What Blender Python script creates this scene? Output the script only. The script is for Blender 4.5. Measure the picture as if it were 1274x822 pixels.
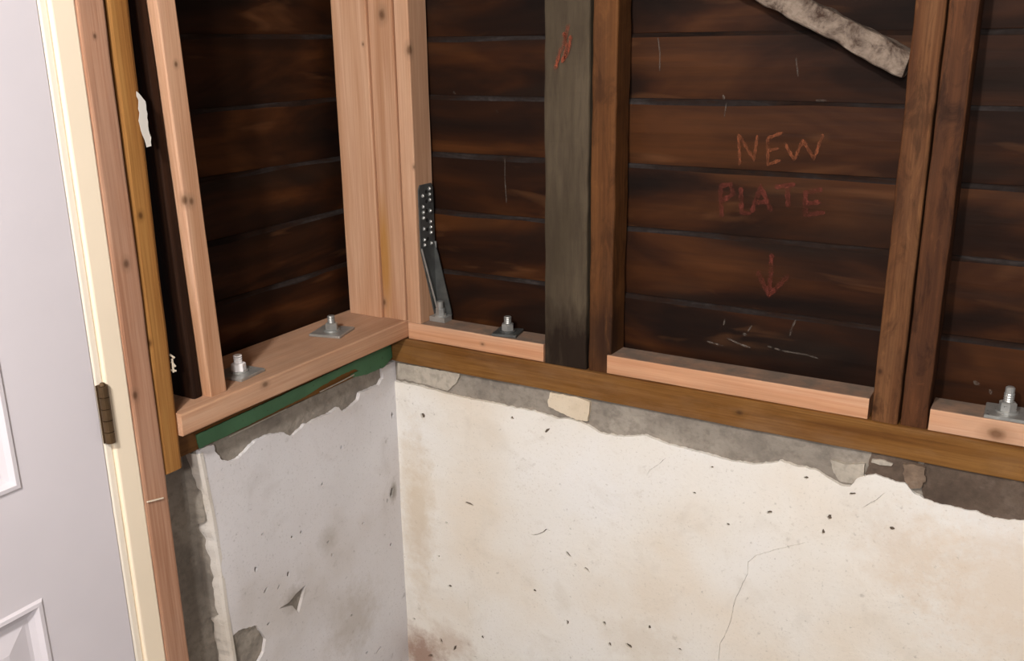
import bpy, bmesh, math, random
from mathutils import Vector, Matrix, noise
from mathutils.geometry import delaunay_2d_cdt

for o in list(bpy.data.objects):
    bpy.data.objects.remove(o)
SC = bpy.context.scene
COL = SC.collection
random.seed(7)

# ------------------------------------------------------------------ camera
# room axes: X=0 plastered left wall (room at +X), Y=0 plastered back wall (room at -Y), Z up
F = 1172.0
CAM = Vector((1.302, -1.653, 1.608))
YAW, PIT, ROLL = math.radians(30.66), math.radians(17.02), math.radians(-0.68)
fh = Vector((-math.sin(YAW), math.cos(YAW), 0)); rh = Vector((math.cos(YAW), math.sin(YAW), 0)); uz = Vector((0, 0, 1))
FW = fh*math.cos(PIT) - uz*math.sin(PIT); U0 = uz*math.cos(PIT) + fh*math.sin(PIT)
RT = rh*math.cos(ROLL) + U0*math.sin(ROLL); UP = U0*math.cos(ROLL) - rh*math.sin(ROLL)
cd = bpy.data.cameras.new('camera'); cam = bpy.data.objects.new('camera', cd); COL.objects.link(cam)
cam.matrix_world = Matrix(((RT.x, UP.x, -FW.x, CAM.x), (RT.y, UP.y, -FW.y, CAM.y), (RT.z, UP.z, -FW.z, CAM.z), (0, 0, 0, 1)))
cd.sensor_fit = 'HORIZONTAL'; cd.sensor_width = 36.0; cd.lens = F/1274*36.0; cd.clip_start = 0.02
SC.camera = cam

# ------------------------------------------------------------------ light and exposure
W = bpy.data.worlds.new('world'); SC.world = W; W.use_nodes = True
W.node_tree.nodes['Background'].inputs[0].default_value = (0.90, 0.92, 1.0, 1)
W.node_tree.nodes['Background'].inputs[1].default_value = 0.26
def lamp(name, loc, power, col, rad):
    l = bpy.data.lights.new(name, 'POINT'); l.energy = power; l.color = col; l.shadow_soft_size = rad
    o = bpy.data.objects.new(name, l); COL.objects.link(o); o.location = loc
lamp('ceiling_bulb', (0.78, -2.00, 2.30), 112, (1.0, 0.975, 0.955), 0.05)
lamp('fill_lamp', (1.35, -2.40, 1.85), 78, (1.0, 0.955, 0.92), 0.10)  # added fill near the camera, brightens the left wall
VS = SC.view_settings
VS.view_transform = 'Standard'; VS.look = 'None'; VS.gamma = 1; VS.use_curve_mapping = False
VS.exposure = 0.0

# ------------------------------------------------------------------ pixel to place
def ray(px, py):
    return RT*((px-637)/F) - UP*((py-411)/F) + FW
def onX(px, py, X=0.0):
    d = ray(px, py); return CAM + d*((X-CAM.x)/d.x)
def onY(px, py, Y=0.0):
    d = ray(px, py); return CAM + d*((Y-CAM.y)/d.y)
def onZ(px, py, Z):
    d = ray(px, py); return CAM + d*((Z-CAM.z)/d.z)

# ------------------------------------------------------------------ materials
class NT:
    def __init__(s, name):
        s.m = bpy.data.materials.new(name); s.m.use_nodes = True
        s.t = s.m.node_tree; s.b = s.t.nodes['Principled BSDF']
    def n(s, typ, **kw):
        n = s.t.nodes.new(typ)
        for k, v in kw.items(): setattr(n, k, v)
        return n
    def l(s, a, b): s.t.links.new(a, b)
    def pos(s):
        if not hasattr(s, 'g'): s.g = s.n('ShaderNodeNewGeometry')
        return s.g.outputs['Position']
    def mapped(s, scale, off=(0, 0, 0), rot=(0, 0, 0)):
        n = s.n('ShaderNodeMapping'); n.inputs['Scale'].default_value = scale
        n.inputs['Location'].default_value = off; n.inputs['Rotation'].default_value = rot
        s.l(s.pos(), n.inputs['Vector']); return n.outputs[0]
    def noise(s, scale, off=(0, 0, 0), detail=5, rough=.55, dist=0.0):
        n = s.n('ShaderNodeTexNoise'); n.inputs['Scale'].default_value = 1.0
        n.inputs['Detail'].default_value = detail; n.inputs['Roughness'].default_value = rough
        n.inputs['Distortion'].default_value = dist
        if not isinstance(scale, tuple): scale = (scale,)*3
        s.l(s.mapped(scale, off), n.inputs['Vector']); return n.outputs['Fac']
    def ramp(s, fac, stops):
        n = s.n('ShaderNodeValToRGB'); e = n.color_ramp.elements
        while len(e) < len(stops): e.new(0.5)
        for i, (p, c) in enumerate(stops):
            e[i].position = p
            e[i].color = (c, c, c, 1) if not isinstance(c, tuple) else (*c, 1)
        s.l(fac, n.inputs[0]); return n.outputs[0]
    def mix(s, fac, a, b, mode='MIX'):
        n = s.n('ShaderNodeMix', data_type='RGBA', blend_type=mode)
        for i, v in ((0, fac), (6, a), (7, b)):
            if isinstance(v, (int, float)): n.inputs[i].default_value = v
            elif isinstance(v, tuple): n.inputs[i].default_value = (*v, 1)
            else: s.l(v, n.inputs[i])
        return n.outputs[2]
    def math(s, op, a, b=0.0):
        n = s.n('ShaderNodeMath', operation=op)
        for i, v in enumerate((a, b)):
            if isinstance(v, (int, float)): n.inputs[i].default_value = v
            else: s.l(v, n.inputs[i])
        return n.outputs[0]
    def dist(s, c, sc):   # scaled distance to a point of the place
        n = s.n('ShaderNodeVectorMath', operation='SUBTRACT'); s.l(s.pos(), n.inputs[0]); n.inputs[1].default_value = c
        m = s.n('ShaderNodeVectorMath', operation='MULTIPLY'); s.l(n.outputs[0], m.inputs[0]); m.inputs[1].default_value = sc
        q = s.n('ShaderNodeVectorMath', operation='LENGTH'); s.l(m.outputs[0], q.inputs[0]); return q.outputs['Value']
    def finish(s, col, rough=.7, bump=None, bs=.3, bd=.002, metal=0, spec=.4):
        if isinstance(col, tuple): s.b.inputs['Base Color'].default_value = (*col, 1)
        else: s.l(col, s.b.inputs['Base Color'])
        if isinstance(rough, (int, float)): s.b.inputs['Roughness'].default_value = rough
        else: s.l(rough, s.b.inputs['Roughness'])
        s.b.inputs['Metallic'].default_value = metal; s.b.inputs['Specular IOR Level'].default_value = spec
        if bump is not None:
            n = s.n('ShaderNodeBump'); n.inputs['Strength'].default_value = bs; n.inputs['Distance'].default_value = bd
            s.l(bump, n.inputs['Height']); s.l(n.outputs[0], s.b.inputs['Normal'])
        return s.m

def stretch(axis, along, across):
    return tuple(along if i == 'XYZ'.index(axis) else across for i in range(3))

def wood(name, axis, light, mid, dark, seed=0, knots=(), rough=.72, grime=None, grime_amt=.5, streak=None, topdust=0.0, blotch=0.0):
    """sawn lumber: long fibres along axis, growth bands, knots at given places"""
    s = NT(name); o = (seed*3.7, seed*1.3, seed*2.9)
    band = s.noise(stretch(axis, 1.3, 26), o, 3, .5, .6)
    fib = s.noise(stretch(axis, 5, 260), o, 4, .6)
    col = s.ramp(band, [(.30, dark), (.47, mid), (.66, light)])
    col = s.mix(s.ramp(fib, [(.35, .0), (.7, .45)]), col, mid, 'MULTIPLY')
    big = s.noise(stretch(axis, 1.1, 5), o, 3)
    col = s.mix(s.ramp(big, [(.4, 0.0), (.7, .35)]), col, light)
    if streak:
        for c, ra, rc, sc in streak:
            d = s.dist(tuple(c), stretch(axis, 1/ra, 1/rc))
            col = s.mix(s.ramp(d, [(.35, .75), (1, 0.0)]), col, sc)
    for c, r in knots:
        d = s.dist(tuple(c), stretch(axis, .7/r, 1/r))
        d = s.math('ADD', d, s.math('MULTIPLY', s.noise(60, o), .5))
        col = s.mix(s.ramp(d, [(.25, 0.0), (.85, .0), (1.0, 0.0)]), col, mid)
        col = s.mix(s.ramp(s.math('MULTIPLY', d, .33), [(.30, .65), (.75, 0.0)]), col, tuple(v*.55 for v in mid))
        col = s.mix(s.ramp(s.math('MULTIPLY', d, .5), [(.30, .8), (.62, 0.0)]), col, tuple(v*.22 for v in (mid[0], mid[1]*.8, mid[2]*.6)))
    if grime:
        g = s.noise(stretch(axis, 4, 14), (seed+9, seed, 4), 6, .65)
        col = s.mix(s.ramp(g, [(.45, 0.0), (.75, grime_amt)]), col, grime)
    if blotch:    # weathered, stained old timber
        g = s.noise(stretch(axis, 9, 32), (seed+2, 5, seed), 6, .7, .8)
        col = s.mix(s.ramp(g, [(.36, blotch), (.50, 0.0)]), col, tuple(v*.35 for v in dark))
        col = s.mix(s.ramp(g, [(.58, 0.0), (.72, blotch*.7)]), col, tuple(min(1, v*1.45) for v in light))
    if topdust:   # dust lying on the upper side
        sp = s.n('ShaderNodeSeparateXYZ'); s.l(s.n('ShaderNodeNewGeometry').outputs['True Normal'], sp.inputs[0])
        dn = s.noise(20, (seed, 3, 3), 5, .65)
        col = s.mix(s.math('MULTIPLY', s.ramp(sp.outputs['Z'], [(.8, 0.0), (.98, 1.0)]), s.ramp(dn, [(.3, topdust*.6), (.6, topdust)])), col, (.15, .125, .105))
    return s.finish(col, rough, fib, .3, .0015, spec=.16)

FIR_L, FIR_M, FIR_D = (.64, .40, .265), (.57, .335, .205), (.49, .265, .15)
AMB_L, AMB_M, AMB_D = (.26, .125, .034), (.20, .088, .020), (.14, .055, .012)
OLD_L, OLD_M, OLD_D = (.135, .052, .020), (.09, .033, .012), (.045, .016, .007)

def siding_mat(name, axis):
    s = NT(name)
    # every board has its own figure: shift the pattern by the board's own number
    oi = s.n('ShaderNodeObjectInfo'); g = s.n('ShaderNodeNewGeometry')
    k = s.math('MULTIPLY', oi.outputs['Random'], 37.0); cb = s.n('ShaderNodeCombineXYZ')
    for i in range(3): s.l(k, cb.inputs[i])
    ad = s.n('ShaderNodeVectorMath', operation='ADD'); s.l(g.outputs['Position'], ad.inputs[0]); s.l(cb.outputs[0], ad.inputs[1])
    s.pos = lambda: ad.outputs[0]
    a = s.noise(stretch(axis, 2.4, 9), (3, 1, 8), 4, .5, .7)
    b = s.noise(stretch(axis, 3.0, 60), (1, 5, 2), 5, .6)
    c = s.noise(stretch(axis, 2.0, 7), (11, 7, 3), 3, .5, .6)
    col = s.ramp(a, [(.33, (.0065, .0025, .0013)), (.45, (.016, .0050, .0017)), (.55, (.034, .0102, .0027)), (.68, (.068, .0225, .0060))])
    col = s.mix(s.ramp(b, [(.32, .40), (.55, 0.0)]), col, (.010, .0045, .0025))
    col = s.mix(s.ramp(c, [(.54, 0.0), (.72, .6)]), col, (.017, .0105, .0070))
    d = s.noise(stretch(axis, 4, 20), (17, 2, 6), 3, .5, .6)
    col = s.mix(s.ramp(d, [(.61, 0.0), (.78, .6)]), col, (.125, .052, .020))
    r = s.ramp(a, [(.3, .72), (.7, .52)])
    return s.finish(col, r, b, .35, .002, spec=.14)

def concrete_mat(name, base, dark, light):
    s = NT(name)
    a = s.noise(9, (2, 3, 4), 6, .62); b = s.noise(70, (5, 1, 1), 5, .6); c = s.noise(22, (7, 7, 1), 4, .6)
    col = s.ramp(a, [(.3, dark), (.5, base), (.72, light)])
    col = s.mix(s.ramp(b, [(.35, .5), (.55, 0.0)]), col, tuple(v*.55 for v in base))
    col = s.mix(s.ramp(c, [(.62, 0.0), (.78, .45)]), col, tuple(min(1, v*1.35) for v in light))
    return s.finish(col, .9, b, .6, .004)

def plaster_mat(name, base, cool, tan, stains_tints=(), speck=.35):
    s = NT(name)
    a = s.noise(3.2, (1, 9, 3), 4, .5); b = s.noise(11, (4, 2, 8), 5, .6, .6)
    c = s.noise(85, (0, 0, 5), 4, .6); d = s.noise(34, (6, 3, 3), 3, .5)
    col = s.ramp(a, [(.34, tan), (.5, base), (.68, cool)])
    col = s.mix(s.ramp(b, [(.56, 0.0), (.80, .45)]), col, tuple(v*.80 for v in tan))
    col = s.mix(s.ramp(c, [(.27, speck), (.36, 0.0)]), col, tuple(v*.35 for v in tan))
    col = s.mix(s.math('MULTIPLY', s.ramp(d, [(.66, 0.0), (.74, 1.0)]), s.ramp(b, [(.45, 0.0), (.6, speck*1.3)])), col, tuple(v*.5 for v in tan))
    e = s.noise(190, (3, 8, 1), 3, .6)
    col = s.mix(s.ramp(e, [(.30, .35), (.42, 0.0)]), col, tuple(v*.70 for v in tan))
    f = s.noise((14, 14, 22), (9, 1, 4), 6, .68)
    col = s.mix(s.ramp(f, [(.60, 0.0), (.76, .38)]), col, tuple(v*.78 for v in tan))
    for cpt, sc, scol, amt in stains_tints:
        q = s.dist(cpt, sc); q = s.math('ADD', q, s.math('MULTIPLY', s.math('SUBTRACT', s.noise(28, (2, 2, 2), 6, .7), .5), 1.6))
        col = s.mix(s.ramp(q, [(.25, amt), (1.0, 0.0)]), col, scol)
    return s.finish(col, .85, s.math('ADD', s.math('MULTIPLY', b, 1.0), s.math('MULTIPLY', c, .22)), .35, .006, spec=.25)

def paint_mat(name, col, rough=.45, sc=40, bs=.08):
    s = NT(name); a = s.noise(sc, detail=4); b = s.noise(4, detail=3)
    c = s.mix(s.ramp(b, [(.4, 0.0), (.7, .5)]), col, tuple(v*.90 for v in col))
    return s.finish(c, rough, a, bs, .001)

def metal_mat(name, col, rough=.38, metal=.9):
    s = NT(name); a = s.noise(120, detail=4); b = s.noise(35, (3, 1, 2), 3)
    c = s.mix(s.ramp(b, [(.4, 0.0), (.65, .6)]), col, tuple(v*.6 for v in col))
    return s.finish(c, s.ramp(a, [(.3, rough-.1), (.7, rough+.12)]), a, .12, .0008, metal=metal)

def crayon_mat(name, col, lo, hi):
    s = NT(name); a = s.noise((120, 120, 60), (1, 2, 3), 3, .6)
    s.finish(col, .8); s.l(s.ramp(a, [(lo, 0.0), (hi, .85)]), s.b.inputs['Alpha']); return s.m

def flake_mat(name):   # old whitewash flaking off dark wood
    s = NT(name); a = s.noise((26, 26, 26), (1, 4, 2), 6, .68, .5); b = s.noise(120, (1, 1, 1), 4)
    col = s.ramp(a, [(.38, (.045, .022, .013)), (.46, (.13, .095, .072)), (.54, (.23, .175, .135)), (.7, (.31, .25, .20))])
    col = s.mix(s.ramp(b, [(.36, .5), (.5, 0.0)]), col, (.16, .12, .09))
    return s.finish(col, .85, a, .7, .004)

def green_mat(name):
    s = NT(name); a = s.noise(14, (2, 8, 1), 5); b = s.noise(90, (2, 2, 1), 4)
    col = s.ramp(a, [(.35, (.055, .150, .070)), (.6, (.070, .185, .088))])
    col = s.mix(s.ramp(b, [(.28, .5), (.36, 0.0)]), col, (.03, .03, .02))
    return s.finish(col, .7, b, .2, .001)

M = {}
M['siding_back'] = siding_mat('old_siding_x', 'X'); M['siding_left'] = siding_mat('old_siding_y', 'Y')
_s = NT('siding_dust'); _a = _s.noise((5, 5, 40), (3, 3, 9), 5, .6, .8); _b = _s.noise(90, detail=4)
_c = _s.ramp(_a, [(.34, (.006, .0035, .0025)), (.46, (.020, .0085, .0045)), (.56, (.020, .0145, .0130)), (.74, (.050, .042, .040))])
M['dust'] = _s.finish(_s.mix(_s.ramp(_b, [(.35, .5), (.6, 0.0)]), _c, (.010, .006, .005)), .85, spec=.15)
M['concrete'] = concrete_mat('raw_concrete', (.29, .255, .215), (.19, .165, .14), (.37, .33, .28))
M['stone'] = concrete_mat('brown_masonry', (.12, .085, .062), (.055, .036, .026), (.185, .14, .11))
M['mortar'] = concrete_mat('pale_mortar', (.48, .43, .36), (.34, .30, .25), (.58, .52, .44))
M['chunk'] = concrete_mat('loose_mortar', (.24, .17, .12), (.08, .05, .035), (.48, .42, .36))
M['floor'] = concrete_mat('floor_concrete', (.22, .20, .18), (.15, .14, .12), (.30, .28, .25))
cs = onY(530, 800); tn = onY(545, 600)
M['plaster_back'] = plaster_mat('cream_plaster', (.84, .805, .745), (.86, .845, .82), (.80, .725, .625), stains_tints=[
    (tuple(onY(525, 812)), (11, 8, 11), (.30, .16, .11), .8), (tuple(onY(560, 800)), (12, 8, 16), (.46, .32, .23), .5),
    (tuple(onY(520, 640)), (17, 8, 3.6), (.62, .50, .36), .6), (tuple(onY(1130, 690)), (9, 8, 9), (.68, .55, .42), .45), (tuple(onY(1260, 740)), (5, 8, 5), (.74, .60, .46), .55),  # last two spots here warm the tone towards the right end
    (tuple(onY(800, 800)), (8, 8, 14), (.62, .52, .40), .4)], speck=.4)
M['plaster_left'] = plaster_mat('grey_white_plaster', (.70, .675, .685), (.74, .725, .74), (.60, .56, .54), stains_tints=[
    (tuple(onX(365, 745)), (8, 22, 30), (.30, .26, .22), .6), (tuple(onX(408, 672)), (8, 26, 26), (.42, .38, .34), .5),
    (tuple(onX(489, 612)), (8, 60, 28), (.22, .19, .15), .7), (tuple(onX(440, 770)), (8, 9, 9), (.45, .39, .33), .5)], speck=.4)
M['patch'] = plaster_mat('cream_patch', (.74, .64, .50), (.78, .70, .58), (.60, .48, .34))
M['door'] = paint_mat('door_white', (.70, .660, .700), .42, 60, .06)
M['jamb'] = paint_mat('jamb_cream', (.93, .80, .62), .85)
M['jamb2'] = paint_mat('jamb_white', (.88, .80, .68), .85)
M['hinge'] = metal_mat('hinge_brown', (.11, .065, .03), .5, .5)
M['galv'] = metal_mat('galvanised', (.46, .46, .44), .36, .55)
M['galv_dark'] = metal_mat('dull_steel', (.15, .155, .15), .42, .6)
M['zinc'] = metal_mat('bright_zinc', (.80, .78, .78), .5, .25)
M['nut_white'] = paint_mat('white_nut', (.9, .88, .88), .35)  # plain white colour for one bolt's nut and rod
M['crayon'] = crayon_mat('orange_crayon', (.20, .055, .018), .26, .62)
M['crayon_faint'] = crayon_mat('red_crayon_faint', (.15, .026, .014), .28, .74)
M['crayon_red'] = crayon_mat('red_orange_crayon', (.24, .050, .020), .30, .66)
M['fleck'] = crayon_mat('pale_fleck', (.20, .165, .135), .34, .80)
M['flake'] = flake_mat('flaking_whitewash')
M['chip_brown'] = concrete_mat('chip_fill', (.13, .098, .072), (.075, .055, .04), (.20, .16, .125))
M['green'] = green_mat('green_coating')
M['paper'] = paint_mat('torn_paper', (.72, .68, .62), .8)

# ------------------------------------------------------------------ mesh helpers
def mk(name, verts, faces, mats, parent=None, loc=None, mi=None, smooth=False):
    """verts in room coordinates; origin = parent's place, or loc"""
    if not isinstance(mats, (list, tuple)): mats = [mats]
    org = Vector((0, 0, 0))
    if parent is not None:
        p = parent
        while p is not None: org = org + p.location; p = p.parent
    elif loc is not None: org = Vector(loc)
    me = bpy.data.meshes.new(name)
    me.from_pydata([tuple(Vector(v)-org) for v in verts], [], faces)
    for m in mats: me.materials.append(m)
    bm = bmesh.new(); bm.from_mesh(me)
    bmesh.ops.recalc_face_normals(bm, faces=bm.faces)
    bm.to_mesh(me); bm.free()
    if mi:
        for p, i in zip(me.polygons, mi): p.material_index = i
    if smooth:
        for p in me.polygons: p.use_smooth = True
    o = bpy.data.objects.new(name, me); COL.objects.link(o)
    if parent is not None: o.parent = parent
    elif loc is not None: o.location = loc
    return o

def tag(o, label=None, cat=None, group=None, kind=None):
    if label: o['label'] = label
    if cat: o['category'] = cat
    if group: o['group'] = group
    if kind: o['kind'] = kind
    return o

def empty(name, loc):
    o = bpy.data.objects.new(name, None); COL.objects.link(o); o.location = loc; o.empty_display_size = .05
    return o

def bar_geo(p0, p1, side, half_u, half_v, ease=.003, seg=14, wob=.0008, seed=0.0, freq=9.0):
    """eased, slightly uneven bar from p0 to p1; side = direction of the u half-width"""
    p0, p1 = Vector(p0), Vector(p1); ax = (p1-p0).normalized()
    u = (Vector(side) - ax*Vector(side).dot(ax)).normalized(); v = ax.cross(u)
    ring = []
    for sx, sy in ((1, 1), (-1, 1), (-1, -1), (1, -1)):
        cs = []
        for k in range(3):
            t = math.radians(45*k)
            cs.append((sx*(half_u-ease+ease*math.cos(t)), sy*(half_v-ease+ease*math.sin(t))))
        if sx*sy < 0: cs.reverse()
        ring += cs
    V = []; Fc = []; n = len(ring)
    for i in range(seg+1):
        c = p0.lerp(p1, i/seg)
        for a, b in ring:
            q = c + u*a + v*b
            w = noise.noise_vector((q + Vector((seed*5.1, seed*2.3, seed)))*freq)
            w = w - ax*w.dot(ax)
            V.append(q + w*wob)
    for i in range(seg):
        for k in range(n):
            Fc.append((i*n+k, i*n+(k+1) % n, (i+1)*n+(k+1) % n, (i+1)*n+k))
    Fc.append(tuple(reversed(range(n)))); Fc.append(tuple(range(seg*n, seg*n+n)))
    return V, Fc

def lumber(name, x, y, z, mat, long='Z', ease=.0025, wob=.0006, seed=0.0, lean=(0, 0), parent=None, seg=14, freq=9.0):
    """box lumber given by its room extents; lean = shift of the far end"""
    c = [(x[0]+x[1])/2, (y[0]+y[1])/2, (z[0]+z[1])/2]; h = [(x[1]-x[0])/2, (y[1]-y[0])/2, (z[1]-z[0])/2]
    i = 'XYZ'.index(long); j, k = [q for q in range(3) if q != i]
    p0, p1 = list(c), list(c); p0[i] -= h[i]; p1[i] += h[i]
    p1[j] += lean[0]; p1[k] += lean[1]
    side = [0, 0, 0]; side[j] = 1
    V, Fc = bar_geo(p0, p1, side, h[j], h[k], ease, seg, wob, seed, freq)
    return mk(name, V, Fc, mat, parent, loc=(c[0], c[1], z[0]))

def densify(pts, step, jit, seed=0.0, closed=True):
    out = []; n = len(pts)
    for i in range(n if closed else n-1):
        a, b = Vector(pts[i]), Vector(pts[(i+1) % n]); L = (b-a).length; m = max(1, int(L/step))
        d = (b-a)/max(L, 1e-9); nn = Vector((-d.y, d.x))
        for k in range(m):
            t = k/m; q = a.lerp(b, t)
            q = q + nn*(jit*noise.noise(Vector((q.x*90+seed, q.y*90, seed))) + .6*jit*noise.noise(Vector((q.x*260, q.y*260, seed+3))))
            out.append(q)
    return out

def slab(name, outer, axis, front, back, mat, holes=(), grid=.03, wav=0.0, parent=None, seed=0.0, loc=None, smooth=False):
    """sheet with a broken outline (2-D: horizontal room coordinate, height), given thickness, real holes"""
    pts = list(outer); edges = []; loops = []
    def ring(p, i0):
        return [(i0+i, i0+(i+1) % len(p)) for i in range(len(p))]
    edges += ring(outer, 0)
    for h in holes:
        i0 = len(pts); pts += list(h); edges += ring(h, i0)
    xs = [p[0] for p in outer]; ys = [p[1] for p in outer]
    x = min(xs)+grid*.5
    while x < max(xs):
        y = min(ys)+grid*.5
        while y < max(ys):
            pts.append(Vector((x+random.uniform(-.25, .25)*grid, y+random.uniform(-.25, .25)*grid))); y += grid
        x += grid
    ov, oe, of, *_ = delaunay_2d_cdt([Vector(p) for p in pts], edges, [], 0, 1e-6)
    # keep only triangles whose centre is inside the outline and outside the holes
    def inside(poly, q):
        c = False; n = len(poly); j = n-1
        for i in range(n):
            a, b = poly[i], poly[j]
            if (a[1] > q[1]) != (b[1] > q[1]) and q[0] < (b[0]-a[0])*(q[1]-a[1])/(b[1]-a[1])+a[0]: c = not c
            j = i
        return c
    hb = [(min(p[0] for p in h), max(p[0] for p in h), min(p[1] for p in h), max(p[1] for p in h), h) for h in holes]
    keep = []
    for f in of:
        cx = sum(ov[i].x for i in f)/len(f); cy = sum(ov[i].y for i in f)/len(f)
        if not inside(outer, (cx, cy)): continue
        if any(a < cx < b and c < cy < d and inside(h, (cx, cy)) for a, b, c, d, h in hb): continue
        keep.append(tuple(f))
    cnt = {}
    for f in keep:
        for i in range(len(f)):
            e = (f[i], f[(i+1) % len(f)]); cnt[tuple(sorted(e))] = cnt.get(tuple(sorted(e)), 0)+1
    sg = -1 if axis == 'Y' else 1
    def P(q, d):
        d = d + sg*wav*noise.noise(Vector((q.x*7+seed, q.y*7, seed))) if d == front else d
        return (q.x, d, q.y) if axis == 'Y' else (d, q.x, q.y)
    V = [P(q, front) for q in ov]; n0 = len(V); Fc = list(keep); bi = {}
    for e, c in cnt.items():
        if c == 1:
            for i in e:
                if i not in bi: bi[i] = len(V); V.append(P(ov[i], back))
            Fc.append((e[0], e[1], bi[e[1]], bi[e[0]]))
    return mk(name, V, Fc, mat, parent, loc=loc, smooth=smooth)

def px2(pts, axis, plane):
    out = []
    for a, b in pts:
        v = onY(a, b, plane) if axis == 'Y' else onX(a, b, plane)
        out.append(Vector((v.x, v.z)) if axis == 'Y' else Vector((v.y, v.z)))
    return out

def blob(c, rx, ry, n=9, ang=0.0, seed=0, rough=.35):
    r = random.Random(seed); out = []
    for i in range(n):
        t = 2*math.pi*i/n; k = 1+r.uniform(-rough, rough)
        a, b = rx*k*math.cos(t), ry*k*math.sin(t)
        out.append(Vector((c[0]+a*math.cos(ang)-b*math.sin(ang), c[1]+a*math.sin(ang)+b*math.cos(ang))))
    return out

def crack(pts, w, seed=0):
    """thin closed sliver along a polyline"""
    r = random.Random(seed); A = []; B = []
    q = []
    for a, b in zip(pts, pts[1:]):
        m = max(1, int((b-a).length/.008))
        for k in range(m): q.append(a.lerp(b, k/m))
    q.append(pts[-1])
    for i, p in enumerate(q):
        d = (q[min(i+1, len(q)-1)]-q[max(i-1, 0)]).normalized(); nn = Vector((-d.y, d.x))
        ww = w*(.25 if i in (0, len(q)-1) else r.uniform(.6, 1.2)); p = p + nn*r.uniform(-w, w)*.8
        A.append(p+nn*ww*.5); B.append(p-nn*ww*.5)
    return A + B[::-1]

def cyl_geo(p0, p1, r0, r1=None, n=16, rot=0.0):
    p0, p1 = Vector(p0), Vector(p1); r1 = r0 if r1 is None else r1
    ax = (p1-p0).normalized(); u = ax.orthogonal().normalized(); v = ax.cross(u)
    V = [p0+(u*math.cos(t)+v*math.sin(t))*r0 for t in [2*math.pi*i/n+rot for i in range(n)]]
    V += [p1+(u*math.cos(t)+v*math.sin(t))*r1 for t in [2*math.pi*i/n+rot for i in range(n)]]
    Fc = [(i, (i+1) % n, n+(i+1) % n, n+i) for i in range(n)] + [tuple(reversed(range(n))), tuple(range(n, 2*n))]
    return V, Fc

def join(*geos):
    V = []; Fc = []
    for v, f in geos:
        k = len(V); V += list(v); Fc += [tuple(i+k for i in q) for q in f]
    return V, Fc

def box_geo(x, y, z):
    V = [(a, b, c) for a in x for b in y for c in z]
    return V, [(0, 1, 3, 2), (4, 6, 7, 5), (0, 4, 5, 1), (2, 3, 7, 6), (0, 2, 6, 4), (1, 5, 7, 3)]

# ------------------------------------------------------------------ the setting: floor, ceiling, concrete walls
def grid_face(x, y, z, axis, step, amp, mat, name, depth, seed, setback=None):
    """rough concrete block: front face a displaced grid, plain sides"""
    if axis == 'Y': r0, r1 = x
    else: r0, r1 = y
    nu = max(2, int((r1-r0)/step)); nv = max(2, int((z[1]-z[0])/step)); V = []; Fc = []
    fr = y[0] if axis == 'Y' else x[1]
    for i in range(nu+1):
        for j in range(nv+1):
            a = r0+(r1-r0)*i/nu; b = z[0]+(z[1]-z[0])*j/nv
            q = Vector((a*24+seed, b*24, seed)); d = amp*(noise.noise(q)+.6*noise.noise(q*2.7)) + (setback(a, b) if setback else 0)
            V.append((a, fr+d, b) if axis == 'Y' else (fr+d, a, b))
    for i in range(nu):
        for j in range(nv):
            k = i*(nv+1)+j; Fc.append((k, k+1, k+nv+2, k+nv+1))
    rim = [i*(nv+1) for i in range(nu+1)] + [nu*(nv+1)+j for j in range(1, nv+1)] + [i*(nv+1)+nv for i in range(nu-1, -1, -1)] + [j for j in range(nv-1, 0, -1)]
    n0 = len(V)
    for i in rim:
        v = V[i]; V.append((v[0], y[1], v[2]) if axis == 'Y' else (x[0], v[1], v[2]))
    m = len(rim)
    for i in range(m): Fc.append((rim[i], rim[(i+1) % m], n0+(i+1) % m, n0+i))
    Fc.append(tuple(range(n0, n0+m)))
    return mk(name, V, Fc, mat)

tag(mk('floor', *box_geo((-.5, 3.2), (-3.4, .35), (-.1, 0)), M['floor']), kind='structure')
tag(mk('ceiling', *box_geo((-.5, 3.2), (-3.4, .35), (2.42, 2.5)), paint_mat('ceiling_boards', (.30, .24, .18), .8)), kind='structure')

ZS, ZP, ZT = .900, .960, 1.000      # foot of the sill, foot of the plate, top of the plate
XR = 2.2
wb = tag(grid_face((-.20, XR), (.008, .19), (0, ZS), 'Y', .012, .0022, M['concrete'], 'wall_back', .2, 1.0), kind='structure')
wl = tag(grid_face((-.20, -.008), (-.692, .004), (0, ZS-.001), 'X', .012, .0022, M['concrete'], 'wall_left', .2, 4.0, lambda a, b: -.026 if a < -.588+(.903-b)*.0615-.004 else 0.0), kind='structure')

# plaster on the back wall: broken upper edge, chips and cracks are gaps in the coat
edge_b = [(490, 474), (522, 480), (556, 490), (587, 497), (613, 501), (642, 508), (670, 513), (694, 521), (708, 521), (730, 529), (747, 539), (766, 542),
          (785, 543), (804, 542), (831, 553), (852, 558), (885, 567), (914, 574), (939, 578), (972, 574), (991, 580), (1014, 584), (1033, 596), (1047, 604),
          (1058, 605), (1068, 593), (1089, 590), (1114, 599), (1126, 601), (1137, 614), (1159, 624), (1189, 632), (1214, 636), (1236, 644), (1259, 647), (1280, 648)]
eb = px2(edge_b, 'Y', 0.0); eb[0].x = -.006
eb += [Vector((1.45, .835)), Vector((1.6, .85)), Vector((1.75, .83)), Vector((1.95, .845)), Vector((XR, .84))]
outer = densify(eb, .004, .0022, 1.0, closed=False) + [Vector((XR, .84)), Vector((XR, .0)), Vector((-.006, .0))]
PXM = 1.7/F                                    # metres in a pixel on the back wall, about
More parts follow.
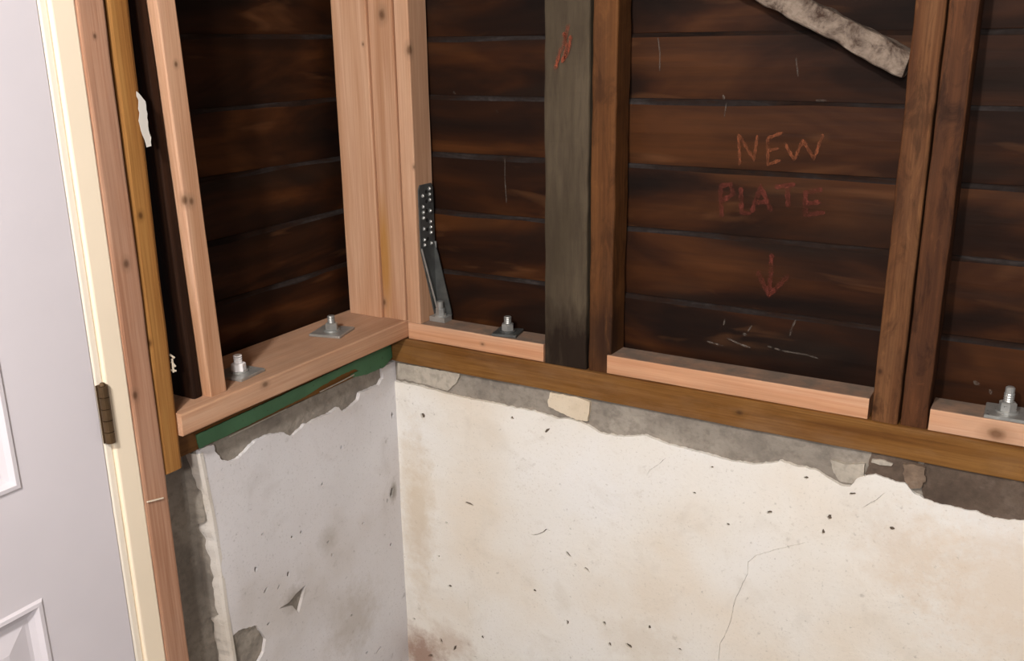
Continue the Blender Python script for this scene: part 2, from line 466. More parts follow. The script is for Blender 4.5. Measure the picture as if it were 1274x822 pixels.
def chips(lst, axis, plane, seed):
    out = []
    for i, (a, b, rx, ry, ang) in enumerate(lst):
        c = px2([(a, b)], axis, plane)[0]; out.append(blob(c, (rx*1.2+.5)*PXM, (ry*1.2+.5)*PXM, 9, math.radians(ang), seed+i))
    return out
hb_ = chips([(527, 517, 3.6, 3.0, 0), (584, 627, 7, 1.3, -5), (708, 690, 5.5, 1.5, -38), (730, 708, 4.5, 1.4, -30), (560, 729, 2.6, 2, 0),
             (665, 735, 2, 1.6, 0), (706, 774, 1.3, 3, 0), (752, 775, 2, 2, 0), (759, 802, 2, 3, 20), (783, 803, 4, 2.4, -30), (680, 536, 4.5, 1.3, 45),
             (637, 520, 1.8, 1.6, 0), (958, 637, 2.6, 1.5, 30), (1032, 643, 2.6, 2.0, 30), (808, 780, 1.8, 2, 0), (1110, 657, 1.8, 1.8, 0), (1003, 594, 2, 1.3, 0),
             (864, 613, 2.2, 1, 0), (906, 652, 1.6, 1.2, 0), (846, 808, 2, 1.2, 0), (600, 793, 1.6, 2, 0), (546, 692, 1.4, 1.2, 0), (556, 650, 1.3, 1, 0), (886, 581, 1.8, 1, 30),
             (549, 797, 1.4, 5, 10), (566, 806, 1.4, 5, -25), (515, 770, 2.2, 1.5, 0), (536, 815, 5, 2, 20), (1024, 661, 1.2, 3, 0), (1061, 614, 2.6, 1.0, 20)], 'Y', 0.0, 100)
hb_ += [crack(px2(p, 'Y', 0.0), w, k) for k, (p, w) in enumerate([
    ([(661, 665), (672, 664), (680, 659), (686, 660)], .0026),
    ([(1003, 674), (972, 681), (942, 690), (931, 699), (930, 713), (920, 734), (914, 747), (909, 772), (903, 788), (896, 800), (894, 822)], .0008),
    ([(829, 569), (820, 577), (808, 585), (804, 593)], .0007), ([(1101, 613), (1090, 622), (1073, 632)], .0009),
    ([(583, 738), (582, 758), (586, 770)], .0010)])]
slab('plaster_coat', outer, 'Y', 0.0, .010, M['plaster_back'], hb_, .03, .0030, wb, 2.0, smooth=False)

def chip_fill(holes, axis, depth, parent):
    V = []; Fc = []
    for h in holes:
        k = len(V); V += [(p.x, depth, p.y) if axis == 'Y' else (depth, p.x, p.y) for p in h]
        if len(h) < 12: Fc.append(tuple(range(k, k+len(h))))
        else:
            n = len(h)//2
            for i in range(n-1): Fc.append((k+i, k+i+1, k+len(h)-2-i, k+len(h)-1-i))
    mk('chip_fill', V, Fc, M['chip_brown'], parent)['kind'] = 'stuff'  # dark brown sheets set inside the chips and cracks
chip_fill(hb_, 'Y', .0038, wb)

# plaster on the left wall
edge_l = [(248, 560), (256, 556), (266, 553), (268, 561), (275, 571), (287, 574), (300, 568), (309, 557), (319, 548), (337, 540), (354, 538), (363, 543),
          (372, 536), (378, 529), (395, 521), (410, 514), (421, 507), (427, 513), (439, 504), (446, 497), (448, 489), (471, 479), (477, 470), (475, 458), (489, 450)]
el = px2(edge_l, 'X', 0.0); el[-1].x = .006
left_rim = px2([(290, 815), (281, 760), (274, 700), (264, 640), (256, 600)], 'X', 0.0)
outer = densify(el, .0035, .0020, 5.0, closed=False) + [el[-1], Vector((.006, 0)), Vector((-.548, 0))] + densify(left_rim+[el[0]], .008, .003, 8.0, closed=False)
hl = [densify(px2([(287, 793), (297, 784), (311, 780), (320, 778), (331, 795), (329, 811), (320, 827), (286, 827)], 'X', 0.0), .004, .002, 3.0),
      densify(px2([(347, 757), (360, 749), (368, 739), (381, 727), (377, 744), (372, 763), (364, 753)], 'X', 0.0), .004, .001, 3.0)]
hl += chips([(331, 733, 4, 2, 40), (359, 714, 2, 3, 0), (317, 708, 2, 3.4, 0), (364, 668, 1.8, 1.6, 0), (375, 662, 1.8, 1.6, 0), (401, 602, 1.9, 2, 0), (424, 556, 1.5, 2.4, 0),
             (488, 517, 2, 5, 0), (487, 612, 3.0, 6, -20), (482, 622, 1.8, 3, 0), (487, 677, 1.8, 2.2, 0), (452, 651, 1.8, 1.8, 0), (471, 809, 6, 1.5, 20), (456, 812, 2.4, 1.5, 0), (408, 674, 2.4, 1.2, 30),
             (334, 776, 3, 1.6, 30), (326, 664, 1.4, 1.4, 0), (347, 730, 2.6, 1.2, 40), (413, 690, 1.4, 2.2, 0), (437, 765, 1.5, 1.2, 0)], 'X', 0.0, 300)
slab('plaster_coat', outer, 'X', 0.0, -.010, M['plaster_left'], hl, .03, .0028, wl, 7.0)
chip_fill(hl[2:], 'X', -.0038, wl)
# rolled lip of plaster down its free edge
rim_pts = [Vector((-.548, .02))] + left_rim + [el[0]]
V = []; Fc = []
for i, p in enumerate(densify(rim_pts, .006, 0.0, 0, closed=False)):
    w = .024+.007*noise.noise(Vector((p.y*34, 0, 3)))+.004*noise.noise(Vector((p.y*120, 0, 3))); j = .0025*noise.noise(Vector((p.y*50, 2, 1)))
    for dx, dy in ((-.004, .010), (.0012, .006), (.0012, -.001), (-.003, -.006+j), (-w*.6, -.009+j), (-w-.008, -.010+j)):
        V.append((dx, p.x+dy, p.y))
n = len(V)//6
for i in range(n-1):
    for k in range(5): Fc.append((i*6+k, i*6+k+1, (i+1)*6+k+1, (i+1)*6+k))
mk('plaster_lip', V, Fc, plaster_mat('lip_plaster', (.66, .61, .55), (.72, .69, .66), (.50, .43, .35)), wl)

# pieces in the bare strip of the back wall
def bit(name, pts, front, back, mat, jit=.0015, seed=0.0, parent=wb, wav=.002, axis='Y', plane=0.0):
    return slab(name, densify(px2(pts, axis, plane), .004, jit, seed), axis, front, back, mat, (), .012, wav, parent, seed)
bit('plaster_patch', [(684, 489), (700, 491), (717, 494), (734, 500), (733, 512), (731, 524), (718, 522), (708, 518), (692, 511), (682, 506), (681, 497)], .001, .010, M['patch'], .002, 3)
bit('mortar_patch', [(494, 452), (520, 456), (548, 461), (572, 465), (568, 475), (556, 487), (530, 479), (505, 473), (494, 471)], .002, .010, M['mortar'], .002, 4)
bit('stone', [(1084, 562), (1110, 566), (1142, 575), (1139, 600), (1120, 612), (1086, 600), (1076, 590)], .004, .012, M['stone'], .002, 5)
bit('stone', [(1150, 576), (1215, 588), (1290, 604), (1290, 660), (1200, 655), (1156, 640), (1146, 610)], .003, .012, M['stone'], .002, 6, wav=.004)
bit('plaster_patch', [(1085, 571), (1098, 572), (1111, 577), (1109, 580), (1095, 578), (1084, 575)], .000, .010, M['mortar'], .001, 7)
bit('mortar_chunk', [(1124, 577), (1138, 576), (1151, 581), (1152, 598), (1145, 606), (1134, 606), (1126, 596)], -.004, .010, M['chunk'], .003, 8, wav=.008)
bit('mortar_chunk', [(1033, 572), (1052, 578), (1076, 577), (1074, 592), (1060, 602), (1046, 600), (1036, 588)], .001, .010, M['mortar'], .002, 9)

# ------------------------------------------------------------------ siding boards, each its own piece of its wall
def board_geo(axis, r, z0, z1, face, seed):
    """bevel siding from indoors: the top edge of each board stands in front of the board above and carries dust"""
    n = 16; V = []; Fc = []; mi = []
    for i in range(n+1):
        a = r[0]+(r[1]-r[0])*i/n
        w = .003*noise.noise(Vector((a*2.2, z0*7, seed))); g = .0018*noise.noise(Vector((a*6, z1*9, seed+4)))
        w2 = .003*noise.noise(Vector((a*2.2, z1*7, seed)))
        h_ = .005*noise.noise(Vector((a*9, z1*5, seed+8)))
        prof = [(.011, z0+w-.004), (.010+g, z0+w), (.004+g, (z0+z1)/2), (.0015+g, z1-.009+w2+h_), (.0065+g, z1-.001+w2), (.016, z1+.002+w2), (.024, z1+.002+w2), (.026, z0-.004+w)]
        for d, z in prof:
            V.append((a, face+d, z) if axis == 'Y' else (face-d, a, z))
    m = 8
    for i in range(n):
        for k in range(m):
            Fc.append((i*m+k, i*m+(k+1) % m, (i+1)*m+(k+1) % m, (i+1)*m+k)); mi.append(1 if k in (3, 4) else 0)
    Fc.append(tuple(range(m))); Fc.append(tuple(n*m+k for k in reversed(range(m)))); mi += [0, 0]
    return V, Fc, mi
YS, XS = .070, -.135
seams_b = [.962, 1.113, 1.252, 1.377, 1.502, 1.621, 1.745, 1.87, 1.995, 2.12, 2.245, 2.37]
seams_l = [.965, 1.116, 1.241, 1.364, 1.494, 1.628, 1.752, 1.877, 2.0, 2.125, 2.25, 2.37]
def board(name, axis, r, z0, z1, face, seed, mats, parent):
    V, Fc, mi = board_geo(axis, r, z0, z1, face, seed)
    org = Vector((0, 0, 0)); me = bpy.data.meshes.new(name); me.from_pydata([tuple(v) for v in V], [], Fc)
    for m_ in mats: me.materials.append(m_)
    for p, i in zip(me.polygons, mi): p.material_index = i
    bm = bmesh.new(); bm.from_mesh(me); bmesh.ops.recalc_face_normals(bm, faces=bm.faces); bm.to_mesh(me); bm.free()
    o = bpy.data.objects.new(name, me); COL.objects.link(o); o.parent = parent
for i in range(len(seams_b)-1):
    board('board', 'Y', (-.13, XR), seams_b[i], seams_b[i+1], YS, i*1.7, [M['siding_back'], M['dust']], wb)
for i in range(len(seams_l)-1):
    board('board', 'X', (-.66, YS+.004), seams_l[i], seams_l[i+1], XS, 30+i*1.7, [M['siding_left'], M['dust']], wl)
def board_front(z):
    for a, b in zip(seams_b, seams_b[1:]):
        if a <= z < b: return YS+.010+(z-a)/(b-a)*(-.0085)
    return YS

# writing and marks on the boards
def stroke_geo(pts, w, lift, plane, surf=None):
    q = []
    for a, b in zip(pts, pts[1:]):
        a, b = Vector(a), Vector(b); m = max(2, int((b-a).length/3))
        q += [a.lerp(b, k/m) for k in range(m)]
    q.append(Vector(pts[-1])); P = [onY(p.x, p.y, plane) for p in q]; V = []; Fc = []
    for i, p in enumerate(P):
        d = P[min(i+1, len(P)-1)]-P[max(i-1, 0)]; nn = Vector((-d.z, 0, d.x)).normalized()
        ww = w*(.5 if i in (0, len(P)-1) else 1+.25*math.sin(i*1.9))
        for s in (-1, 1):
            v = p+nn*ww*.5*s; v.y = (surf(v.z) if surf else plane)-lift; V.append(v)
    for i in range(len(P)-1): Fc.append((2*i, 2*i+1, 2*i+3, 2*i+2))
    return V, Fc
def zc(p): return (860+p[0]/3.16, 140+p[1]/3.16)
LET = [('N', [[(190, 207), (188, 85), (246, 186), (262, 88)]]), ('E', [[(302, 98), (300, 205), (352, 186)], [(302, 100), (362, 78)], [(300, 150), (345, 140)]]),
       ('W', [[(368, 120), (404, 186), (440, 108), (482, 182), (520, 84)]])]
LET2 = [('P', [[(120, 412), (118, 288), (158, 280), (168, 318), (122, 348)]]), ('L', [[(198, 292), (198, 392), (236, 396)]]), ('A', [[(238, 392), (276, 288), (316, 388)], [(254, 352), (304, 350)]]),
        ('T', [[(330, 292), (412, 280)], [(380, 286), (383, 372)]]), ('E', [[(520, 300), (452, 312), (448, 402), (526, 392)], [(450, 356), (512, 350)]]),
        ('arrow', [[(320, 552), (306, 720)], [(262, 622), (306, 720), (386, 636)]])]
for grp, mt, w in ((LET, 'crayon', .0058), (LET2, 'crayon_faint', .0085)):
    for ch, st in grp:
        g = join(*[stroke_geo([zc(p) for p in s_], w, .0030+.0002*k, YS+.005, board_front) for k, s_ in enumerate(st)])
        mk('crayon_arrow' if ch == 'arrow' else 'crayon_letter', *g, M[mt], wb)
for st, w in (([(630, 196), (629, 222), (630, 252)], .0022), ([(820, 47), (822, 66), (821, 88)], .0022), ([(991, 72), (992, 84), (993, 95)], .0026),
              ([(991, 397), (987, 405), (983, 417)], .0035), ([(903, 396), (901, 404)], .003), ([(936, 404), (931, 412)], .003), ([(1015, 125), (1028, 125)], .004),
              ([(899, 118), (901, 124)], .004), ([(563, 113), (566, 117)], .004), ([(618, 137), (621, 140)], .004), ([(905, 420), (922, 428), (934, 432)], .0035),
              ([(925, 414), (930, 417)], .006), ([(955, 430), (975, 436), (1004, 441), (1020, 446)], .003), ([(880, 424), (900, 430)], .003),
              ([(1211, 474), (1219, 478)], .007), ([(1232, 484), (1233, 490)], .005), ([(905, 128), (902, 145)], .0025)):
    mk('paint_fleck', *stroke_geo(st, w, .0026, YS+.005, board_front), M['fleck'], wb)

# ------------------------------------------------------------------ sills and plates
kb = onY(920, 513, -.006)
tag(lumber('mud_sill', (.001, XR), (-.006, .135), (ZS+.001, ZP), wood('treated_x', 'X', AMB_L, AMB_M, AMB_D, 3, [(kb, .006)], grime=(.30, .18, .10), grime_amt=.45, blotch=.18), 'X', .003, .0012, 3, seg=40),
    'amber brown treated sill beam lying along the top of the cream back wall', 'sill beam')
ls = empty('mud_sill', (-.07, -.30, ZS)); tag(ls, 'green coated sill board under the new plate on the short grey wall', 'sill beam')
lumber('body', (-.14, -.004), (-.640, .10), (ZS+.0005, ZP+.001), wood('treated_y', 'Y', AMB_M, (.16, .075, .03), (.07, .03, .014), 5), 'Y', .003, .0010, 5, parent=ls, seg=20)
gp = [(244, 541), (300, 515), (360, 487), (420, 459), (455, 443), (486, 428), (488, 444), (478, 456), (455, 466), (440, 469), (436, 466), (446, 461), (441, 459), (425, 466), (400, 480), (380, 493), (368, 499), (355, 505), (340, 513), (310, 528), (280, 543), (262, 551), (248, 558)]
go = densify(px2(gp, 'X', -.002), .004, .0012, 2.0)
slab('green_coating', go, 'X', -.0015, -.0045, M['green'], (), .02, .0004, ls, 3.0)
mk('bare_seam', *join(*[bar_geo(a, b, (0, 0, 1), .0012, .0012, .0004, 14, .0016, 3) for a, b in ((onX(286, 543, 0), onX(356, 509, 0)), (onX(398, 487, -.001), onX(440, 466, -.001)))]),
   M['mortar'], ls)

lp_knots = [(onX(330, 478, .045), .006)]
tag(lumber('sole_plate', (-.133, .045), (-.649, .064), (.9625, 1.004), wood('fir_y', 'Y', FIR_L, FIR_M, FIR_D, 11, lp_knots, grime=(.33, .22, .15), grime_amt=.4, topdust=.25), 'Y', .003, .0008, 11, seg=24),
    'wide new fir plate on the short grey wall, carrying two anchor bolts', 'wall plate')
PL = [((.0465, .398), 'short new fir plate between the corner studs and the grey post', 21), ((.545, 1.052), 'long new fir plate under the crayon writing NEW PLATE', 22), ((1.152, XR), 'new fir plate with a shiny washered bolt, beyond the old double stud', 23)]
for (a, b), lab, sd in PL:
    kn = [(onY(1240, 540, 0), .012)] if sd == 23 else ([(onY(600, 428, 0), .004)] if sd == 21 else [])
    tag(lumber('sole_plate', (a, b), (.0005, .0655), (ZP+.0005, ZT), wood('fir_x', 'X', FIR_L, (.64, .345, .195), (.54, .27, .14), sd, kn, grime=(.40, .26, .17), grime_amt=.35, topdust=.9), 'X', .002, .0006, sd, seg=14), lab, 'wall plate')

# ------------------------------------------------------------------ studs and posts
ZH = 2.41
# corner: two boards facing the room on the left plate, one stud on the back plate
kA = [(onY(475, 18, -.012), .0085), (onY(452, 55, -.012), .003)]
tag(lumber('stud', (-.113, -.0185), (-.013, .025), (1.0045, ZH), wood('fir_z1', 'Z', FIR_L, FIR_M, FIR_D, 31, kA[1:]), 'Z', .0025, .0006, 31), 'wide pinkish new fir stud in the corner, beside the amber streaked one', 'stud', 'new corner studs')
stk = [(onY(479, 320, -.006), .17, .021, (.40, .185, .035))]
tag(lumber('stud', (-.018, .0445), (-.006, .032), (1.0045, ZH), wood('fir_z2', 'Z', (.60, .37, .24), (.50, .28, .165), (.42, .21, .11), 32, [(onY(475, 18, -.006), .010), (onY(478, 376, -.006), .006)], streak=stk), 'Z', .0025, .0006, 32),
    'greyish new corner stud with an amber pitch streak near its foot', 'stud', 'new corner studs')
tag(lumber('stud', (.0455, .082), (0, .066), (ZT+.0005, ZH), wood('fir_z3', 'Z', FIR_L, FIR_M, FIR_D, 33, [(onX(510, 62, .082), .009), (onX(515, 208, .082), .004)], grime=(.36, .22, .13), grime_amt=.35), 'Z', .0025, .0006, 33),
    'new fir corner stud that carries the perforated steel hold-down', 'stud', 'new corner studs')
# grey post with a brown stud nailed to it
gm = NT('grey_post'); a_ = gm.noise((60, 60, 7), (1, 1, 1), 6, .65); b_ = gm.noise((9, 9, 3), (4, 2, 2), 4)
c_ = gm.ramp(b_, [(.35, (.058, .043, .027)), (.65, (.096, .073, .048))]); c_ = gm.mix(gm.ramp(a_, [(.35, .6), (.6, 0.0)]), c_, (.045, .032, .022))
dz_ = gm.dist(tuple(onY(715, 440, 0)), (6, 1, 8.5)); dz_ = gm.math('ADD', dz_, gm.math('MULTIPLY', gm.math('SUBTRACT', gm.noise((60, 60, 16), (3, 3, 3)), .5), 1.2))
c_ = gm.mix(gm.ramp(dz_, [(.3, .92), (1.0, 0.0)]), c_, (.016, .009, .006))
gm = gm.finish(c_, .85, a_, .5, .003, spec=.12)
gpst = tag(lumber('post', (.4005, .4970), (.000, .0685), (ZP+.0005, ZH), gm, 'Z', .004, .0022, 41, seg=60, freq=22), 'old grey weathered post with a red crayon mark near its top', 'post')
mk('crayon_mark', *join(*[stroke_geo(s_, .007, .003, 0.0) for s_ in ([(708, 30), (704, 48), (697, 66), (691, 88)], [(702, 40), (706, 60), (700, 78)], [(711, 44), (708, 62), (703, 74)])]), M['crayon_red'], gpst)
tag(lumber('stud', (.5010, .5520), (.004, .0685), (ZP+.0005, ZH), wood('old_z1', 'Z', (.155, .062, .019), (.12, .046, .014), (.07, .024, .008), 42, grime=(.03, .016, .011), grime_amt=.5, blotch=.45,
    streak=[(onY(755, 420, 0), .10, .07, (.018, .008, .005))]), 'Z', .004, .0020, 42, seg=60, freq=22), 'old reddish brown stud fixed against the grey post', 'stud', 'old dark studs')
# old double stud
tag(lumber('stud', (1.0575, 1.1025), (0, .0685), (ZP+.0005, ZH), wood('old_z2', 'Z', (.20, .090, .036), (.14, .057, .021), (.085, .030, .011), 43, [(onY(1105, 305, 0), .005), (onY(1095, 462, 0), .004), (onY(1088, 508, 0), .006)], grime=(.07, .035, .02), grime_amt=.5, blotch=.6), 'Z', .004, .0014, 43, seg=50, freq=18),
    'lighter old brown stud of the double stud, with the pale brace meeting its side', 'stud', 'old dark studs')
tag(lumber('stud', (1.1055, 1.1490), (.0035, .0685), (ZP+.0005, ZH), wood('old_z3', 'Z', OLD_L, OLD_M, OLD_D, 44, grime=(.03, .014, .01), grime_amt=.6, blotch=.7), 'Z', .004, .0016, 44, seg=50, freq=18),
    'darker reddish old stud of the double stud, on the side without the brace', 'stud', 'old dark studs')
# left wall: bright new stud, old dark one against it, amber stud and trimmer of the door opening
tag(lumber('stud', (-.062, .027), (-.5660, -.5275), (1.0045, ZH), wood('fir_z4', 'Z', (.70, .44, .30), FIR_M, FIR_D, 34, [(onX(230, 249, .027), .007), (onX(238, 250, .027), .006), (onX(219, 80, .027), .004)]), 'Z', .0025, .0006, 34, lean=(0, -.042)),
    'narrow new fir stud standing on the short wall plate beside the door framing', 'stud')
tag(lumber('stud', (-.112, .010), (-.5880, -.5690), (1.0045, ZH), wood('old_shaded_z5', 'Z', (.038, .014, .006), (.024, .009, .004), (.012, .005, .003), 45), 'Z', .004, .0014, 45, lean=(0, -.042), seg=40), 'old dark board in shade behind the narrow new stud', 'stud', 'old dark studs')  # colour darkened to stand in for the shade of the narrow gap
amb = tag(lumber('stud', (-.060, .036), (-.6900, -.6505), (ZS+.004, ZH), wood('amber_z', 'Z', (.42, .215, .065), (.34, .155, .042), (.22, .09, .022), 51, [(onX(175, 268, .036), .005), (onX(186, 427, .036), .005)]), 'Z', .006, .0016, 51, lean=(0, .014), seg=40),
    'amber treated stud beside the door trimmer, ending on the concrete', 'stud')
for k_, (p_, q_) in enumerate((((211, 441), (217, 445)), ((213, 450), (218, 456)), ((212, 460), (219, 461)), ((214, 446), (216, 463)))):
    mk('splinter', *bar_geo(onX(*p_, .030), onX(*q_, .030), (0, 0, 1), .0016, .0012, .0004, 4, .0012, k_), M['patch'], amb)
trm = tag(lumber('trimmer_stud', (-.060, .040), (-.7370, -.6910), (.0005, 2.12), wood('fir_z6', 'Z', (.50, .29, .19), (.42, .225, .14), (.33, .15, .085), 52, [(onX(157, 328, .04), .0065), (onX(168, 492, .04), .006), (onX(118, 45, .04), .003)], grime=(.36, .24, .18), grime_amt=.4), 'Z', .004, .0012, 52, seg=40),
    'long brown fir trimmer stud between the cream door jamb and amber stud', 'stud')
mk('splinter', *bar_geo(onX(183, 624, .0415), onX(203, 619, .0415), (0, 0, 1), .0012, .0012, .0004, 4, .0005, 2), M['patch'], trm)

# diagonal brace
b0 = onY(1128, 79, .026); d_ = (onY(985, 5, .026)-b0).normalized(); b1 = b0+d_*((b0.x-.556)/-d_.x); b0 = b0 + d_*((b0.x-1.0565)/-d_.x)
nn_ = Vector((-d_.z, 0, d_.x)); 
V, Fc = bar_geo(b0, b1, nn_, .021, .019, .006, 70, .0042, 61, 38)
V = [Vector((min(max(v.x, .5560), 1.0568), v.y, v.z)) for v in V]
tag(mk('diagonal_brace', V, Fc, M['flake'], loc=tuple(b0)), 'diagonal wooden brace with flaking pale whitewash running into the double stud', 'brace')

# ------------------------------------------------------------------ hardware
def anchor_bolt(c, size, rot, label, white_end=False, h=.032, wmat='galv', grp='anchor bolts on the new plates'):
    c = Vector(c); t = empty('anchor_bolt', c); t.rotation_euler = (0, 0, 0); tag(t, label, 'bolt', grp)
    ca, sa = math.cos(rot), math.sin(rot)
    V, Fc = box_geo((-size/2, size/2), (-size/2, size/2), (0, .006))
    bm = bmesh.new(); vs = [bm.verts.new((c.x+v[0]*ca-v[1]*sa, c.y+v[0]*sa+v[1]*ca, c.z+v[2])) for v in V]
    for f in Fc: bm.faces.new([vs[i] for i in f])
    bmesh.ops.bevel(bm, geom=bm.edges[:], offset=.0012, segments=1, affect='EDGES')
    bm.verts.index_update(); V = [v.co.copy() for v in bm.verts]; Fc = [[v.index for v in f.verts] for f in bm.faces]; bm.free()
    mk('plate_washer', V, Fc, M[wmat], t)
    mk('round_washer', *cyl_geo(c+Vector((0, 0, .006)), c+Vector((0, 0, .009)), .018, n=20), M[wmat], t)
    nm = M['nut_white'] if white_end else M['galv']
    mk('hex_nut', *join(cyl_geo(c+Vector((0, 0, .009)), c+Vector((0, 0, .022)), .014, .014, 6, rot), cyl_geo(c+Vector((0, 0, .022)), c+Vector((0, 0, .024)), .014, .011, 6, rot)), nm, t)
    g = [cyl_geo(c+Vector((0, 0, .024)), c+Vector((0, 0, .008+h)), .0075, n=12)]
    for k in range(4): g.append(cyl_geo(c+Vector((0, 0, .025+k*.004)), c+Vector((0, 0, .027+k*.004)), .0085, .0078, 12))
    g.append(cyl_geo(c+Vector((0, 0, .008+h)), c+Vector((0, 0, .010+h)), .0075, .0055, 12))
    mk('threaded_rod', *join(*g), nm if white_end else M['galv'], t)
    return t
anchor_bolt((-.020, -.452, 1.004), .070, .1, 'anchor bolt with a bright white nut beside the narrow new stud', white_end=True, h=.022)
anchor_bolt((-.042, -.158, 1.004), .074, .25, 'anchor bolt with dull square washer on the plate near the corner studs', h=.024)
anchor_bolt((.293, .031, ZT), .056, .2, 'small dull anchor bolt on the short plate beside the hold-down', h=.024, wmat='galv_dark')
anchor_bolt((1.266, .034, ZT), .066, .02, 'anchor bolt with shiny square washer on the plate past the double stud', h=.040)

hd = empty('hold_down', (.083, .034, ZT)); tag(hd, 'perforated steel hold-down bracket screwed to the corner stud', 'bracket')
hx = .0825
def plate(pts, thick, axis):
    """flat steel plate from a 2-D outline"""
    n = len(pts); V = []
    for s in (0, thick):
        for p in pts: V.append((p[0]+s, p[1], p[2]) if axis == 'X' else (p[0], p[1]+s, p[2]))
    return V, [tuple(range(n)), tuple(reversed(range(n, 2*n)))]+[(i, (i+1) % n, n+(i+1) % n, n+i) for i in range(n)]
mk('back_plate', *plate([(hx, .052, 1.012), (hx, .062, 1.012), (hx, .062, 1.302), (hx, .056, 1.312), (hx, .014, 1.312), (hx, .008, 1.302), (hx, .008, 1.170)], .003, 'X'), M['galv_dark'], hd)
mk('rolled_edge', *bar_geo((hx+.004, .009, 1.172), (hx+.012, .054, 1.012), (1, 0, 0), .0022, .0011, .0005, 8, .0002), M['galv'], hd)
mk('rolled_edge', *bar_geo((hx+.005, .061, 1.180), (hx+.005, .061, 1.012), (1, 0, 0), .0024, .0013, .0005, 8, .0002), M['galv'], hd)
mk('side_flange', *plate([(hx+.003, .0595, 1.012), (hx+.044, .0595, 1.012), (hx+.042, .0595, 1.026), (hx+.012, .0595, 1.150), (hx+.003, .0595, 1.18)], .0025, 'Y'), M['galv_dark'], hd)
mk('seat', *box_geo((hx+.003, hx+.044), (.030, .0595), (1.0005, 1.012)), M['galv'], hd)
for zz_ in range(11):
    z = 1.178+zz_*.0122; y = .022 if zz_ % 2 else .048
    for yy in ([y] if zz_ % 3 else [.022, .048]):
        mk('screw_head', *join(cyl_geo((hx+.003, yy, z), (hx+.0055, yy, z), .0048, .0042, 6), cyl_geo((hx+.0055, yy, z), (hx+.0068, yy, z), .0030, .0022, 8)), M['galv'], hd)
for zz_ in range(6):
    z = 1.19+zz_*.021; y = .035
    mk('hole_shade_disc', *cyl_geo((hx+.0028, y, z), (hx+.0033, y, z), .0045, n=10), paint_mat('hole_black', (.012, .010, .009), .9), hd)  # solid black discs, their colour standing in for the dark inside holes
c = Vector((hx+.024, .044, 1.012))
mk('anchor_nut', *join(cyl_geo(c, c+Vector((0, 0, .004)), .014, n=18), cyl_geo(c+Vector((0, 0, .004)), c+Vector((0, 0, .018)), .011, n=6)), M['galv'], hd)
mk('anchor_rod', *cyl_geo(c+Vector((0, 0, .018)), c+Vector((0, 0, .034)), .0075, n=12), M['galv'], hd)

# torn paper hanging at the back edge of the amber stud
tp = [(165, 114), (172, 120), (177, 126), (184, 181), (178, 183), (173, 168), (169, 150), (169, 135)]
P2 = densify(px2(tp, 'X', .030), .006, .003, 2.0)
tag(slab('torn_paper', P2, 'X', .0395, .0380, M['paper'], (), .010, .004, None, 3.0, loc=tuple(onX(180, 182, .0385))), 'strip of torn white paper stuck to the amber stud', 'paper')

# ------------------------------------------------------------------ door and its frame
DX = .030
dr = tag(empty('door_1', (DX, -.7935, .01)), kind='structure')
Y1, Y0, Z0, Z1 = -.7935, -1.6065, .010, 2.040
panels = []
for ya, yb in ((-1.205+.055-.0, -.941), (-1.461, -1.25)):
    pass
stile = .140; mul = .105; pw = (Y1-Y0-2*stile-mul)/2
cols = [(Y0+stile, Y0+stile+pw), (Y1-stile-pw, Y1-stile)]
rows = [(.235, .800), (.985, 1.60), (1.725, 1.90)]
panels = [(a, b, c_, d2) for a, b in cols for c_, d2 in rows]
ys = sorted({Y0, Y1, *[v for p in panels for v in p[:2]]}); zs = sorted({Z0, Z1, *[v for p in panels for v in p[2:]]})
V = []; Fc = []; idx = {}
def vid(p):
    k = tuple(round(q, 6) for q in p)
    if k not in idx: idx[k] = len(V); V.append(p)
    return idx[k]
for i in range(len(ys)-1):
    for j in range(len(zs)-1):
        a, b, c_, d2 = ys[i], ys[i+1], zs[j], zs[j+1]
        if any(abs(a-p[0]) < 1e-6 and abs(c_-p[2]) < 1e-6 for p in panels): continue
        Fc.append([vid((DX, a, c_)), vid((DX, b, c_)), vid((DX, b, d2)), vid((DX, a, d2))])
XB = DX-.044
bk = [vid((XB, Y0, Z0)), vid((XB, Y1, Z0)), vid((XB, Y1, Z1)), vid((XB, Y0, Z1))]; Fc.append(bk)
for side in range(4):
    if side == 0: fr = [vid((DX, y, Z0)) for y in ys]; e = (bk[0], bk[1])
    if side == 1: fr = [vid((DX, Y1, z)) for z in zs]; e = (bk[1], bk[2])
    if side == 2: fr = [vid((DX, y, Z1)) for y in reversed(ys)]; e = (bk[2], bk[3])
    if side == 3: fr = [vid((DX, Y0, z)) for z in reversed(zs)]; e = (bk[3], bk[0])
    Fc.append(fr+[e[1], e[0]])
mk('door_slab', V, Fc, M['door'], dr)
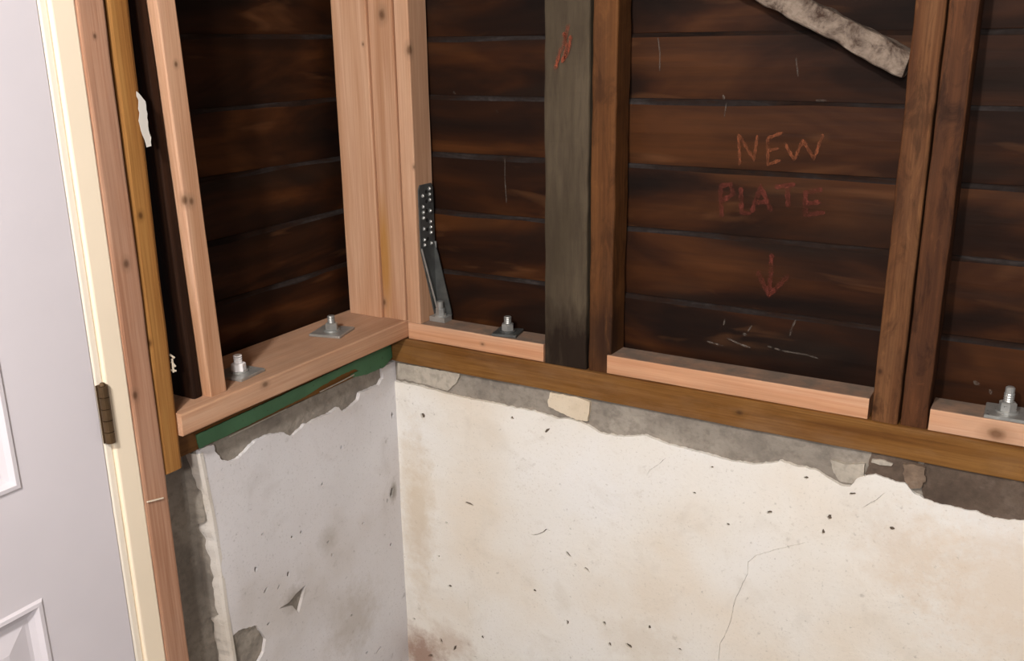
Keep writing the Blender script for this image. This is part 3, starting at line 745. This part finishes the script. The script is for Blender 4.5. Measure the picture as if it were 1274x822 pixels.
for a, b, c_, d2 in panels:                       # moulded edge, sunk field, raised centre
    prof = [(0, 0), (.004, .0035), (.010, .004), (.016, -.003), (.024, -.008), (.030, -.008), (.062, -.0015), (.064, -.001)]
    V = []; Fc = []
    for off, dx in prof:
        V += [(DX+dx, a+off, c_+off), (DX+dx, b-off, c_+off), (DX+dx, b-off, d2-off), (DX+dx, a+off, d2-off)]
    for k in range(len(prof)-1):
        for q in range(4): Fc.append((k*4+q, k*4+(q+1) % 4, k*4+4+(q+1) % 4, k*4+4+q))
    k = (len(prof)-1)*4; Fc.append((k, k+1, k+2, k+3))
    mk('door_panel', V, Fc, M['door'], dr)
hz0, hz1 = onX(133, 553, .04).z, onX(123, 481, .04).z
for zc_ in ((hz0+hz1)/2, .25, 1.84):
    h = (hz1-hz0)/2
    hg = mk('hinge', *box_geo((DX+.001, DX+.0035), (-.7925, -.778), (zc_-h, zc_+h)), M['hinge'], dr)
    for k in range(5):
        za = zc_-h+k*2*h/5
        mk('knuckle', *cyl_geo((DX+.009, -.7850, za+.0006), (DX+.009, -.7850, za+2*h/5-.0006), .0078, n=14), M['hinge'], hg)
    mk('pin_tip', *cyl_geo((DX+.009, -.7850, zc_+h), (DX+.009, -.7850, zc_+h+.004), .0062, .003, n=12), M['hinge'], hg)
fr = tag(empty('trim_1', (0, -.74, 0)), kind='structure')
for (y0, y1) in ((-.7770, -.7375), (-1.662, -1.6235)):
    lumber('jamb_face', (-.07, .037), (y0, y1), (.0005, 2.09), M['jamb'], 'Z', .003, .0006, 71, parent=fr, seg=20)
for (y0, y1) in ((-.7915, -.7772), (-1.6230, -1.6085)):
    lumber('jamb_edge', (-.07, .031), (y0, y1), (.0005, 2.06), M['jamb2'], 'Z', .003, .0003, 72, parent=fr, seg=20)
lumber('head_jamb', (-.07, .037), (-1.662, -.7375), (2.0905, 2.118), M['jamb'], 'Y', .003, .0005, 73, parent=fr)
lumber('head_jamb', (-.07, .031), (-1.6080, -.7920), (2.0450, 2.060), M['jamb2'], 'Y', .003, .0003, 74, parent=fr)
